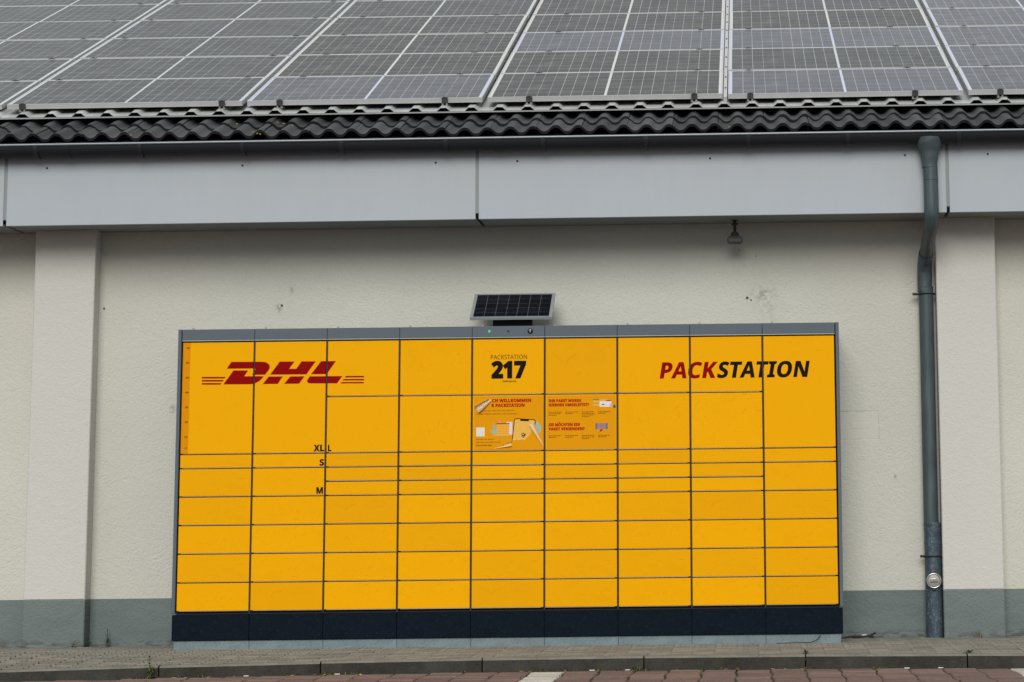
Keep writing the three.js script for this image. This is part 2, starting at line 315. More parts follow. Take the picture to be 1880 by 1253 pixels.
// ------------------------------------------------------------------ the building
const store = thing('store_building', 'rendered single storey building with grey plinth, metal fascia and dark tiled roof', 'building');
const P1 = [-1.158, -0.735], P2 = [5.157, 5.575];
const wallUV = (g) => planar(g, 1 / WU, 1 / WV, 0, 1, WX, WY);
mesh('wall', wallUV(box(XL, XR, 0.322, 2.99, -0.95, ZW)), M.stucco, store);
mesh('side_wall', box(XL, XL + 0.3, -0.2, 3.3, -15, -0.95), M.pilaster, store);
mesh('side_wall', box(XR - 0.3, XR, -0.2, 3.3, -15, -0.95), M.pilaster, store);
mesh('rear_wall', box(XL, XR, -0.2, 3.3, -15.3, -15), M.pilaster, store);
mesh('plinth', planar(box(XL, XR, -0.2, 0.3215, -0.95, ZW - 0.002), 1, 1, 0, 1), M.plinth, store);
[P1, P2, [-4.9, -4.48], [9.0, 9.42]].forEach(([a, b]) => {
  const c = mesh('pilaster', planar(plateAt(a, b, 0.323, 2.99, ZP, 0.149, 0.006), 1.2, 1.2), M.pilaster, store);
  mesh('pilaster_plinth', planar(plateAt(a - 0.001, b + 0.001, -0.1, 0.3225, ZP + 0.0015, 0.149, 0.006), 1, 1, 0, 1), M.plinth, c);
});
// small fixings left in the wall
for (const [x, y, r] of [[0.552, 2.342, 0.0075], [3.833, 2.359, 0.0085], [3.86, 2.343, 0.005], [-0.70, 2.334, 0.006]]) mesh('anchor_hole', cyl(r, r, 0.012, 10).rotateX(Math.PI / 2).translate(x, y, ZW + 0.002), M.black, store);

// fascia panels with open joints, soffit panels behind them
const FJ = [-4.52, -1.2735, 1.980, 5.224, 8.47, 11.7];
const fy = (x) => 2.880 + 0.0034 * (x - 3.6);
const FT = 3.42;
FJ.slice(0, -1).forEach((x, i) => {
  const a = x + 0.011, b = FJ[i + 1] - 0.011, xc = (a + b) / 2;
  const g = plateAt(a - xc, b - xc, 0, FT - 2.88, 0, 0.003, 0.0015);
  const lip = box(a - xc + 0.001, b - xc - 0.001, 0.0005, 0.0035, -0.03, -0.0032);
  const m = mesh('fascia_panel', [g, flat(lip)], M.fascia, store); m.position.set(xc, fy(xc), ZF); m.rotation.z = 0.0034;
  for (const [sx, sy] of [[-0.992, 3.263], [0.358, 3.266], [1.693, 3.27], [2.257, 3.275], [3.589, 3.279], [4.935, 3.286], [5.507, 3.287], [6.85, 3.29]])
    if (sx > a && sx < b) mesh('screw', flat(new THREE.SphereGeometry(0.0075, 10, 6)).scale(1, 1, 0.5).translate(sx - xc, sy - fy(sx), 0.001), M.screw, m);
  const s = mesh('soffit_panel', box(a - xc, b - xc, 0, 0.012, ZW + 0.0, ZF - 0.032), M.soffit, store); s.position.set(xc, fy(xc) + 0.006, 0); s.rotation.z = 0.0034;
});
FJ.slice(1, -1).forEach((x) => {
  mesh('joint_strip', box(x - 0.014, x + 0.012, fy(x) + 0.042, FT, ZF - 0.012, ZF - 0.006), M.jointStrip, store);
});
mesh('fascia_backing', box(XL, XR, 2.93, 3.44, -0.64, -0.152), M.darkVoid, store);
mesh('soffit_backing', box(XL, XR, 2.925, 2.93, -0.64, -0.16), M.darkVoid, store);

// roof
const roof = mesh('roof', [box(-9.2, 9, -0.16, -0.125, -8.6, -0.09), box(-9.2, 9, -0.125, -0.02, -8.6, -0.8)], M.deck, store); onRoof(roof);
{ // rear slope
  const apex = new THREE.Vector3(0, 0, -8.6).applyMatrix4(RM);
  const g = box(-9.1, 8.9, -0.2, 0, -8.6, 0); const b = mesh('rear_roof_slope', g, M.deck, store); b.position.set(3.62, apex.y - 0.03, apex.z); b.rotation.x = -SL;
}
{
  const PT = 0.1565, GA = 0.31, TH = 0.02, AMP = 0.043;
  const h = (x) => { const c = (1 + Math.cos(2 * Math.PI * x / PT)) / 2; return AMP * (0.45 * c + 0.55 * c * c * (3 - 2 * c) - 1); };
  const NX = 28, NZ = 3, LEN = 0.37;
  const make = (v) => {
    const p = [], idx = [], top = [], bot = [];
    const x0 = -2 * PT + 0.0225 + 0.0015, x1 = 0.0225 - 0.0015;       // joint just beside a crest
    for (let j = 0; j <= NZ; j++) for (let i = 0; i <= NX; i++) {
      const x = x0 + (x1 - x0) * i / NX, t = j / NZ, z = -t * LEN;
      const y = h(x) - 0.024 * t - (i === 0 || i === NX ? 0.004 : 0);
      p.push([x, y - (j === 0 ? 0.003 : 0), z]);
    }
    const W1 = NX + 1, out = [], col = [];
    const at = (i, j, d) => { const q = p[j * W1 + i]; return [q[0], q[1] - d, q[2]]; };
    const quad = (a, b, c, d, k = 0.22) => { out.push(...a, ...b, ...c, ...a, ...c, ...d); for (let m = 0; m < 6; m++) col.push(k * 0.96, k, k * (k < 1 ? 1.25 : 1.0)); };   // top face in full tone, edges and underside darker and bluer
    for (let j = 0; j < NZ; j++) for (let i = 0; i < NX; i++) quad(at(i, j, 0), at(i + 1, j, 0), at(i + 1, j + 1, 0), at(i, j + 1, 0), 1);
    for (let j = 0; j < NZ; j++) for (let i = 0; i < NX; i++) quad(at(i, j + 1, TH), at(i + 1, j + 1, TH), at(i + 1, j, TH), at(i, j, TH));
    for (let i = 0; i < NX; i++) { quad(at(i, 0, TH), at(i + 1, 0, TH), at(i + 1, 0, 0), at(i, 0, 0)); quad(at(i, NZ, 0), at(i + 1, NZ, 0), at(i + 1, NZ, TH), at(i, NZ, TH)); }
    for (let j = 0; j < NZ; j++) { quad(at(0, j + 1, TH), at(0, j, TH), at(0, j, 0), at(0, j + 1, 0)); quad(at(NX, j, TH), at(NX, j + 1, TH), at(NX, j + 1, 0), at(NX, j, 0)); }
    const g = new THREE.BufferGeometry(); g.setAttribute('position', new THREE.Float32BufferAttribute(out, 3)); g.setAttribute('color', new THREE.Float32BufferAttribute(col, 3));
    const c = toCreasedNormals(g, 0.75); return planar(c, 3, 3, 0, 2, v * 0.31, v * 0.7);
  };
  const tiles = [make(0), make(1), make(2)];
  for (let row = 0; row < 2; row++) for (let k = -19; k < 12; k++) {
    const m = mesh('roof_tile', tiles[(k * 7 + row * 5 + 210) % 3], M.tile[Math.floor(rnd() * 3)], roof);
    m.position.set(k * 2 * PT + (row ? 0.003 : 0) + rr(-0.0015, 0.0015), rr(-0.003, 0.003), -row * GA + rr(-0.008, 0.008)); m.rotation.set(rr(-0.006, 0.006), rr(-0.008, 0.008), rr(-0.008, 0.008));
  }
  // lichen grains on a few tile edges
  const lich = [];
  for (const [x, z, y] of [[-3.18, 0.0, -0.02], [-3.15, 0, -0.03], [-3.13, 0.0, -0.036], [-3.06, -0.29, -0.01], [-3.02, -0.3, -0.02], [-2.98, -0.29, -0.03], [-2.93, -0.12, 0], [0.1, 0, -0.035], [-4.02, 0, -0.03], [-3.35, -0.31, -0.02]]) lich.push(flat(new THREE.IcosahedronGeometry(0.007, 0)).scale(1.3, 0.8, 1).translate(x, y + 0.004, z + 0.004));
  mesh('lichen', lich, M.straw, roof);
  // eaves flashing hanging into the gutter
  const fl = mesh('eaves_flashing', box(-9.1, 8.9, -0.135, -0.055, -0.075, -0.07), M.flashing, roof); fl.rotation.x = -SL;
  mesh('eaves_board', box(-9.1, 8.9, -0.122, -0.09, -0.32, -0.06), M.deck, roof);
}
{ // trapezoidal metal sheet under the solar panels
  const pts = [], PR = 0.1985, H = 0.024, y0 = 0.024, E = -0.475;
  for (let k = -46; k < 45; k++) { const x = 0.064 + k * PR; pts.push([x - 0.047, 0], [x - 0.02, H], [x + 0.02, H], [x + 0.047, 0]); }
  const p = [], U = [];
  const quad = (a, b, c, d) => { for (const q of [a, b, c, a, c, d]) { p.push(...q); U.push(q[0] * 0.4, q[2] * 0.4); } };
  for (let i = 0; i + 1 < pts.length; i++) {
    const [xa, ya] = pts[i], [xb, yb] = pts[i + 1];
    for (const [d, z0] of [[0, E], [0.0025, E]]) quad([xa, y0 + ya - d, z0], [xb, y0 + yb - d, z0], [xb, y0 + yb - d, -8.5], [xa, y0 + ya - d, -8.5]);
    quad([xa, y0 + ya - 0.0025, E], [xb, y0 + yb - 0.0025, E], [xb, y0 + yb, E], [xa, y0 + ya, E]);
  }
  const g = new THREE.BufferGeometry(); g.setAttribute('position', new THREE.Float32BufferAttribute(p, 3)); g.setAttribute('uv', new THREE.Float32BufferAttribute(U, 2)); g.computeVertexNormals();
  mesh('roof_sheet', g, M.sheet, roof);
  mesh('drip_edge', box(-9.1, 8.9, y0 - 0.0125, y0 - 0.004, E + 0.0, E + 0.006), M.alu, roof);
}

// ------------------------------------------------------------------ gutter and downpipe
{
  const gut = thing('rain_gutter', 'dark half round metal gutter running below the roof tiles', 'gutter', null, [3.62, 3.417, -0.045]); gut.rotation.z = 0.0042;
  const R = 0.075, arc = (r, a0, a1, n) => Array.from({ length: n + 1 }, (_, i) => { const a = a0 + (a1 - a0) * i / n; return [Math.cos(a) * r, Math.sin(a) * r]; });
  const half = (r0, r1, x0, x1) => {
    const o = arc(r1, Math.PI, 2 * Math.PI, 22), q = arc(r0, 2 * Math.PI, Math.PI, 22);
    const s = new THREE.Shape([...o, ...q].map(([a, b]) => new THREE.Vector2(a, b)));
    return toCreasedNormals(flat(new THREE.ExtrudeGeometry(s, { depth: x1 - x0, bevelEnabled: false })).rotateY(-Math.PI / 2).translate(x1, 0, 0), 0.5);
  };
  mesh('trough', half(R - 0.0015, R, -9.05, 8.85).rotateY(0), M.zincDark, gut);
  mesh('bead', cyl(0.0085, 0.0085, 17.9, 14).rotateZ(Math.PI / 2).translate(-0.1, 0.004, R + 0.004), M.bead, gut);
  for (const x of [-2.46, -1.745, -1.035, -0.321, 0.382, 1.062, 1.776, 2.444, 3.15, 3.856, 4.536, 5.297, 6.0]) mesh('bracket', half(R + 0.0005, R + 0.008, x - 3.62 - 0.014, x - 3.62 + 0.014), M.zincBracket, gut);
  for (const x of [-0.81, 2.157]) mesh('joint_collar', half(R + 0.0003, R + 0.004, x - 3.62 - 0.05, x - 3.62 + 0.006), M.zincDark, gut);
}
{
  const X = 5.096, Z0 = -0.045, Z1 = -0.578, dp = thing('downpipe', 'blue grey metal downpipe with round inspection cap beside the pilaster', 'downpipe', null, [X, 0, Z1]);
  const dz = Z0 - Z1;
  const lathe = (pts, m = M.pipe, n = 32) => flat(new THREE.LatheGeometry(pts.map(([r, y]) => new THREE.Vector2(r, y)), n));
  mesh('outlet', lathe([[0.091, 3.392], [0.0905, 3.375], [0.086, 3.35], [0.076, 3.32], [0.065, 3.295], [0.0605, 3.27], [0.0605, 3.248], [0.055, 3.225], [0.051, 3.198], [0.054, 3.19], [0.0515, 3.183]]).translate(0, 0, dz), M.pipe, dp);
  const up = [[0.004, 3.2, dz], [0.006, 3.05, dz], [0.006, 2.93, dz], [0.006, 2.86, dz - 0.006], [0.004, 2.80, dz - 0.05], [0.002, 2.765, dz - 0.12]];
  const el = mesh('upper_bend', tube(up, 0.0505, 50, 28), M.pipe, dp);
  mesh('seam', flat(new THREE.TorusGeometry(0.0505, 0.003, 6, 28)).rotateX(Math.PI / 2).translate(0.005, 3.10, dz), M.pipe, el);
  mesh('swan_neck', tube([[0.002, 2.775, dz - 0.1], [-0.004, 2.70, 0.26], [-0.01, 2.62, 0.09]], 0.047, 30, 28), M.pipe, dp);
  mesh('lower_bend', tube([[-0.009, 2.64, 0.13], [-0.013, 2.585, 0.045], [-0.014, 2.53, 0.008], [-0.0145, 2.47, 0], [-0.015, 2.38, 0]], 0.0515, 40, 28), M.pipe, dp);
  mesh('pipe', lathe([[0.0535, 2.415], [0.0535, 2.408], [0.051, 2.405], [0.0505, 1.5], [0.051, 0.74]]).translate(-0.008, 0, 0), M.pipe, dp);
  const sp = mesh('standpipe', lathe([[0.056, 0.782], [0.061, 0.78], [0.061, 0.76], [0.057, 0.752], [0.061, 0.742], [0.0605, 0.72], [0.0575, 0.71], [0.0575, 0.655], [0.0605, 0.648], [0.0605, 0.634], [0.0575, 0.628], [0.058, 0.3], [0.058, 0.0], [0.058, -0.06]]), M.pipeLow, dp); planar(sp.geometry, 2.2, 1.4, 0, 1);
  for (const [y, x] of [[2.364, -0.014], [0.551, -0.001]]) {
    const c = mesh('pipe_clamp', [flat(new THREE.TorusGeometry(0.0555 + (y < 1 ? 0.006 : 0), 0.0045, 8, 30)).rotateX(Math.PI / 2).translate(x, y, 0), box(x - 0.088, x - 0.056, y - 0.008, y + 0.008, -0.006, 0.006), box(x + 0.056, x + 0.078, y - 0.008, y + 0.008, -0.006, 0.006)], M.zincDark, dp);
    mesh('bolt', cyl(0.01, 0.01, 0.02, 8).rotateX(Math.PI / 2).translate(x - 0.079, y, 0.004), M.screw, c);
  }
  const cap = mesh('inspection_cap', lathe([[0.001, 0.006], [0.038, 0.006], [0.041, 0.002], [0.043, 0.0], [0.043, -0.03]]).rotateX(Math.PI / 2).translate(-0.002, 0.386, 0.066), M.zinc, dp);
  mesh('ring', flat(new THREE.TorusGeometry(0.0475, 0.0052, 10, 40)).translate(-0.002, 0.386, 0.068), M.chrome, cap);
  mesh('neck', lathe([[0.049, 0], [0.05, -0.05]]).rotateX(Math.PI / 2).translate(-0.002, 0.386, 0.066), M.pipeLow, cap);
  const gs = new THREE.Shape(); gs.moveTo(-0.026, -0.006); gs.lineTo(0.026, -0.006); gs.quadraticCurveTo(0.026, 0.008, 0.012, 0.013); gs.lineTo(-0.012, 0.013); gs.quadraticCurveTo(-0.026, 0.008, -0.026, -0.006);
  mesh('grip', flat(new THREE.ExtrudeGeometry(gs, { depth: 0.012, bevelEnabled: true, bevelSize: 0.002, bevelThickness: 0.002, bevelSegments: 2 })).translate(-0.002, 0.386, 0.07), M.chrome, cap);
  mesh('latch', box(-0.014, 0.012, 0.322, 0.334, 0.055, 0.073), M.screw, cap);
}

// ------------------------------------------------------------------ solar panels on the roof
{
  const PW = 1.707, PH = 1.0225, w = 1.669, hh = 1.004, X0 = -1.427 - 3.621, S0 = 0.567, YT = 0.1;
  const cells = texture(1280, 768, (u, v) => {
    const x = u * (w - 0.022), y = v * (hh - 0.022), W = w - 0.022, H = hh - 0.022;
    const mg = 0.016, mid = 0.016; const half = (W - 2 * mg - mid) / 2;
    let cx = x - mg; let white = 0;
    if (cx < 0 || cx > W - 2 * mg || y < 0.005 || y > H - 0.005) white = 1;
    else if (cx > half && cx < half + mid) white = 1;
    if (!white) {
      if (cx > half) cx -= half + mid;
      const cw = half / 10, ch = (H - 0.01) / 6, fx = (cx / cw) % 1, fyy = ((y - 0.005) / ch) % 1;
      const ex = Math.min(fx, 1 - fx) * cw, ey = Math.min(fyy, 1 - fyy) * ch;
      if (ex < 0.0017 || ey < 0.0019) white = 0.62;
      else if (ex + ey < 0.007) white = 0.5;
      else { const bb = (fyy * 5) % 1; if (Math.abs(bb - 0.5) < 0.035) white = 0.1; }
    }
    const dirt = fbm(x * 9, y * 9, 201, 4);
    const d = 0.012 + 0.045 * dirt * dirt * 1.6 + 0.05 * sst(0.035, 0.0, y - 0.012 * fbm(x * 40, 3, 205, 2)) * fbm(x * 60, y * 60, 206, 2);
    const q = white ? white : 0;
    return [d + (0.6 - d) * q, d * 1.03 + (0.62 - d) * q, d * 1.07 + (0.63 - d) * q];
  });
  const glassMat = [[1.0, 1.03, 1.03], [1.0, 1.02, 1.3], [1.12, 1.08, 0.98]].map((c, i) => mat({ map: cells, rgb: c, roughness: [0.28, 0.2, 0.32][i], ior: 1.3, specularIntensity: [0.8, 1.15, 1.0][i] }));
  const fr = mergeGeometries([box(-w / 2, w / 2, -0.035, 0, -0.011, 0), box(-w / 2, w / 2, -0.035, 0, -hh, -hh + 0.011), box(-w / 2, -w / 2 + 0.011, -0.0352, -0.0002, -hh + 0.011, -0.011), box(w / 2 - 0.011, w / 2, -0.0352, -0.0002, -hh + 0.011, -0.011)]);
  const gl = planar(box(-w / 2 + 0.0112, w / 2 - 0.0112, -0.008, -0.0022, -hh + 0.0112, -0.0112), 1 / (w - 0.0224), -1 / (hh - 0.0224), 0, 2, -w / 2 + 0.0112, -0.0112);
  const clampG = mergeGeometries([box(-0.025, 0.025, 0.0, 0.003, -0.02, 0.004), box(-0.009, 0.009, 0.003, 0.007, -0.013, -0.003)]);
  const endG = mergeGeometries([box(-0.021, 0.021, 0.001, 0.005, -0.01, 0.018), box(-0.021, 0.021, -0.034, 0.0, 0.002, 0.018), box(-0.01, 0.01, 0.005, 0.01, 0.004, 0.015)]);
  const hookG = mergeGeometries([box(-0.022, -0.01, -0.052, -0.036, -0.002, 0.016), box(0.008, 0.02, -0.052, -0.036, -0.002, 0.016), box(-0.024, 0.024, -0.0528, -0.048, -0.05, 0.024)]);
  const cl = { '-1': [0.16, 1.5], 0: [0.13, 1.546], 1: [0.251, 1.423], 2: [0.315, 1.487], 3: [0.176, 1.347], 4: [0.245, 1.43] };
  const rowLabel = ['bottom row', 'second row up', 'third row up', 'fourth row up', 'fifth row up', 'sixth row up'];
  const colLabel = { '-1': 'column beyond the pilaster', 0: 'column above the upright weed', 1: 'column above the red emblem', 2: 'column above the small solar module', 3: 'column above the floodlight', 4: 'column above the downpipe' };
  const tint = { 1: [1, 2, 2, 2, 0, 0], 2: [2, 2, 1, 2, 2, 0], 3: [1, 0, 1, 2, 0, 1], 4: [1, 1, 1, 1, 1, 0], 0: [0, 0, 0, 0, 0, 0], '-1': [0, 0, 0, 0, 0, 0] };
  for (let r = 0; r < 6; r++) for (let c = -1; c <= 4; c++) {
    const o = thing('solar_panel', `framed roof solar panel, ${rowLabel[r]} of the ${colLabel[c]}`, 'solar panel', 'solar panels on the roof');
    const x = X0 + c * PW + PW / 2, z = -(S0 + r * PH);
    onRoof(o, x + rr(-0.002, 0.002), YT + rr(-0.002, 0.002), z); o.rotateX(rr(-0.003, 0.003)); o.rotateZ(rr(-0.002, 0.002));
    mesh('frame', fr, M.alu, o);
    mesh('glass', gl, glassMat[tint[c][r]], o);
    for (const cxp of cl[c]) {
      const px = cxp - PW / 2;
      if (r === 0) { const e = mesh('end_clamp', endG, M.clamp, o); e.position.set(px, 0, 0); mesh('hook', hookG, M.hook, e); }
      const m = mesh('clamp', clampG, M.clamp, o); m.position.set(px + rr(-0.01, 0.01), 0, -hh);
    }
  }
  // slotted rail seen in the gap between two columns
  const rail = thing('mounting_rail', 'pale slotted mounting rail showing in the gap between two solar panel columns', 'rail'); onRoof(rail, X0 + 3 * PW, 0, 0);
  mesh('channel', [box(-0.012, 0.012, 0.05, 0.086, -6.4, -0.53)], M.alu, rail);
  for (let i = 0; i < 12; i++) mesh('slot', box(-0.006, 0.006, 0.0845, 0.0875, -0.9 - i * 0.46 - 0.03, -0.9 - i * 0.46 + 0.03), M.black, rail);
}

// ------------------------------------------------------------------ parcel locker
const YEL = 'rgb(246,175,2)', RED = 'rgb(144,2,4)', BLK = 'rgb(24,20,16)';
const print = {
  text(c, s, x, y, cap, width, o = {}) {               // baseline start at x, y in metres
    c.save(); c.translate(x, y); c.scale(1, -1); if (o.skew) c.transform(1, 0, -o.skew, 1, 0, 0);
    c.font = `${o.weight || 'normal'} 100px ${o.font || 'sans-serif'}`; c.textBaseline = 'alphabetic'; c.textAlign = 'left'; c.fillStyle = o.fill || BLK;
    const k = cap / 71.4, m = c.measureText(s).width; c.scale(width ? width / m : k, k);
    c.fillText(s, 0, 0); if (o.bolder) { c.lineWidth = o.bolder; c.strokeStyle = c.fillStyle; c.strokeText(s, 0, 0); } c.restore();
  },
  poly(c, pts, fill) { c.fillStyle = fill; c.beginPath(); pts.forEach(([x, y], i) => (i ? c.lineTo(x, y) : c.moveTo(x, y))); c.closePath(); c.fill(); },
};
function drawPrint(c) {
  // ruler on the first column
  c.fillStyle = 'rgb(226,146,4)'; c.fillRect(0.006, 1.292, 0.052, 0.745);
  for (let k = 1; k <= 7; k++) print.text(c, `${k * 10}`, 0.0285, 1.304 + k * 0.0996 - 0.006, 0.0125, 0.023, { weight: 'bold' });
  print.text(c, 'cm', 0.033, 1.326, 0.01, 0.018, { weight: 'bold' });
  c.fillStyle = 'rgba(60,40,10,0.55)'; for (let k = 0; k <= 73; k++) c.fillRect(0.008, 1.304 + k * 0.00996, k % 5 ? 0.005 : 0.01, 0.0012);
  // the emblem with speed stripes
  c.save();
  const q = 0.0008228; c.transform(q, -9.35e-6, 0, -0.000826, 0.139 - 313 * q, 1.806 + 503 * 0.000826 + 313 * 9.35e-6);
  c.fillStyle = RED;
  const P = (...p) => print.poly(c, p, RED);
  P([313, 503], [508, 503], [499, 516], [313, 516]); P([313, 528], [492, 528], [483, 541], [313, 541]); P([313, 553], [475, 553], [466, 566], [313, 566]);
  c.beginPath(); c.moveTo(553, 380); c.lineTo(800, 379); c.bezierCurveTo(868, 379, 885, 420, 855, 455); c.lineTo(832, 485); c.lineTo(724, 486); c.lineTo(750, 447); c.bezierCurveTo(756, 438, 752, 434, 742, 434); c.lineTo(515, 436); c.closePath(); c.fill();
  c.beginPath(); c.moveTo(572, 450); c.lineTo(691, 450); c.lineTo(661, 498); c.lineTo(820, 497); c.bezierCurveTo(795, 540, 752, 563, 700, 563); c.lineTo(490, 564); c.closePath(); c.fill();
  P([950, 378], [1072, 377], [1029, 437], [1088, 437], [1130, 376], [1247, 376], [1171, 482], [874, 484]);
  P([862, 500], [977, 499], [938, 560], [815, 561]); P([1040, 499], [1156, 498], [1113, 558], [990, 559]);
  P([1291, 374], [1413, 373], [1339, 480], [1210, 481]);
  c.beginPath(); c.moveTo(1200, 498); c.lineTo(1468, 496); c.lineTo(1425, 555); c.lineTo(1220, 556); c.bezierCurveTo(1172, 556, 1166, 540, 1200, 498); c.fill();
  P([1497, 495], [1645, 494], [1645, 506], [1488, 507]); P([1479, 520], [1645, 519], [1645, 531], [1471, 532]); P([1462, 545], [1645, 544], [1645, 555], [1453, 556]);
  c.restore();
  print.text(c, 'XL', 0.905, 1.299, 0.042, 0.069, { weight: 'bold', bolder: 5 }); print.text(c, 'L', 0.9955, 1.2995, 0.041, 0.027, { weight: 'bold', bolder: 5 });
  print.text(c, 'S', 0.943, 1.204, 0.041, 0.033, { weight: 'bold', bolder: 5 }); print.text(c, 'M', 0.922, 1.0175, 0.041, 0.052, { weight: 'bold', bolder: 5 });
  // station number
  print.text(c, 'PACKSTATION', 2.089, 1.9015, 0.0305, 0.2515, { fill: 'rgb(70,48,12)' });
  print.text(c, '217', 2.098, 1.7785, 0.106, 0.232, { weight: 'bold', bolder: 9 });
  print.text(c, '12099 Berlin', 2.166, 1.747, 0.0125, 0.101, { weight: 'bold' });
  // two-tone name
  print.text(c, 'PACK', 3.224, 1.762, 0.105, 0.383, { weight: 'bold', bolder: 3, skew: 0.17, fill: RED }); print.text(c, 'STATION', 3.618, 1.762, 0.105, 0.626, { weight: 'bold', bolder: 3, skew: 0.17 });
}
const DS = 1150;
function canvasTex(w, h, draw) {
  const c = document.createElement('canvas'); c.width = w; c.height = h; draw(c.getContext('2d'), w, h);
  const t = new THREE.CanvasTexture(c); t.colorSpace = THREE.SRGBColorSpace; t.magFilter = THREE.LinearFilter; t.anisotropy = 8; return t;
}
function grime(c, w, h, n, s) {                        // rubbed marks, thin scratches and hand smears left on the paint
  const keep = seed; seed = s * 7919 + 13;
  for (let i = 0; i < n; i++) {
    const x = rr(0, w), y = rr(0, h), L = rr(8, 46), a = rr(-1.2, 1.2);
    c.strokeStyle = rnd() < 0.8 ? `rgba(150,96,8,${rr(0.06, 0.2)})` : `rgba(255,205,90,${rr(0.08, 0.22)})`; c.lineWidth = rr(0.7, 4.5); c.lineCap = 'round';
    c.beginPath(); c.moveTo(x, y); c.quadraticCurveTo(x + L * 0.5 * Math.cos(a) + rr(-6, 6), y + L * 0.5 * Math.sin(a) + rr(-6, 6), x + L * Math.cos(a), y + L * Math.sin(a)); c.stroke();
  }
  for (let i = 0; i < 7; i++) { c.strokeStyle = rnd() < 0.7 ? `rgba(190,120,4,${rr(0.012, 0.035)})` : `rgba(255,200,60,${rr(0.015, 0.035)})`; c.lineWidth = rr(14, 60); c.beginPath(); const x = rr(0, w), y = rr(0, h); c.moveTo(x, y); c.quadraticCurveTo(x + rr(-60, 60), y + rr(-40, 40), x + rr(-120, 120), y + rr(-60, 60)); c.stroke(); }
  for (let i = 0; i < n * 3; i++) { c.fillStyle = `rgba(110,70,10,${rr(0.06, 0.28)})`; c.beginPath(); c.arc(rr(0, w), rr(0, h), rr(0.5, 2.2), 0, 7); c.fill(); }
  seed = keep;
}
const doorPaint = { roughness: 0.5, specularIntensity: 0.1 };
const plainDoor = [0, 1, 2, 3, 4].map((i) => mat({ map: canvasTex(420, 200, (c, w, h) => { c.fillStyle = ['rgb(246,175,2)', 'rgb(239,169,3)', 'rgb(248,177,2)', 'rgb(242,172,3)', 'rgb(245,174,2)'][i]; c.fillRect(0, 0, w, h); grime(c, w, h, [14, 8, 22, 11, 17][i], 31 + i); }), ...doorPaint }));
const locker = thing('parcel_locker', 'long yellow parcel locker wall with navy plinth and grey header', 'parcel locker');
mesh('cabinet', [box(0.0, 9 * COL, 0.06, 2.05, -0.58, -0.03), box(-0.004, 9 * COL + 0.004, 2.05, 2.118, -0.58, -0.012)], M.carcass, locker);
mesh('top_cover', box(-0.004, 9 * COL + 0.004, 2.1185, 2.126, -0.585, -0.012), M.lockerGrey, locker);
for (const [a, b] of [[-0.0275, -0.0045], [9 * COL + 0.0045, 9 * COL + 0.0275]]) mesh('side_panel', plateAt(a, b, 0.236, 2.1275, 0.003, 0.585, 0.003), M.lockerGrey, locker);
for (let k = 0; k < 9; k++) {
  const a = k * COL + 0.0012, b = (k + 1) * COL - 0.0012;
  const hp = mesh('header_panel', plateAt(a, b, 2.0545, 2.1265, 0.004, 0.016, 0.002), M.lockerGrey, locker);
  mesh('lip', plateAt(a, b, 2.0455, 2.0538, 0.0085, 0.02, 0.003), M.lockerLip, hp);
  mesh('bolt', cyl(0.007, 0.007, 0.014, 6).translate(a + 0.066, 2.133, -0.03), M.lockerLip, hp);
  if (k === 4) {
    const led = mat({ rgb: [0.02, 0.2, 0.06], roughness: 0.3 }); led.emissive.setRGB(0.02, 0.42, 0.13);
    mesh('status_light', flat(new THREE.SphereGeometry(0.0088, 14, 8)).scale(1, 1, 0.35).translate(2.082, 2.092, 0.0042), led, hp);
    mesh('sensor', cyl(0.0075, 0.0075, 0.004, 16).rotateX(Math.PI / 2).translate(2.211, 2.092, 0.005), M.black, hp);
    const cam = mesh('camera_dome', flat(new THREE.SphereGeometry(0.0195, 20, 12)).scale(1, 1, 0.6).translate(2.359, 2.091, 0.005), mat({ rgb: [0.015, 0.016, 0.015], roughness: 0.12, clearcoat: 1 }), hp);
    mesh('lens', flat(new THREE.SphereGeometry(0.0045, 10, 8)).translate(2.359, 2.084, 0.0155), M.chrome, cam);
  }
  mesh('plinth_panel', plateAt(k === 0 ? -0.023 : a, k === 8 ? 9 * COL + 0.0225 : b, 0.0585, 0.2275, -0.001, 0.016, 0.0018), M.navy, locker);
  mesh('base_block', planar(plateAt(k === 0 ? -0.0115 : a - 0.0004, k === 8 ? 9 * COL + 0.0105 : b + 0.0004, -0.03, 0.0578, -0.013, 0.3, 0.003), 1.9, 1.9, 0, 1, k * 0.31), M.base, locker);
  if (k) { mesh('post', box(k * COL - 0.0032, k * COL + 0.0032, 0.234, 2.0445, -0.026, -0.0045), M.post, locker); }
}
mesh('lower_rail', box(-0.002, 9 * COL + 0.002, 0.2295, 0.2345, -0.02, -0.008), M.carcass, locker);
const layA = [2, 2, 2, 2, 2, 1, 8], layB = [2, 2, 2, 2, 1, 1, 1, 4, 4];
const printed = (k, y0, y1) => (k === 0 || k === 1) && y1 > 1.9 || k === 2 && y1 > 1.9 || k === 1 && (Math.abs(y0 - 1.192) < 0.02 || Math.abs(y1 - 1.192) < 0.02) || k === 2 && y0 > 1.25 && y0 < 1.3 || k === 4 && y1 > 1.9 || k >= 6 && y1 > 1.9;
const posters = {};
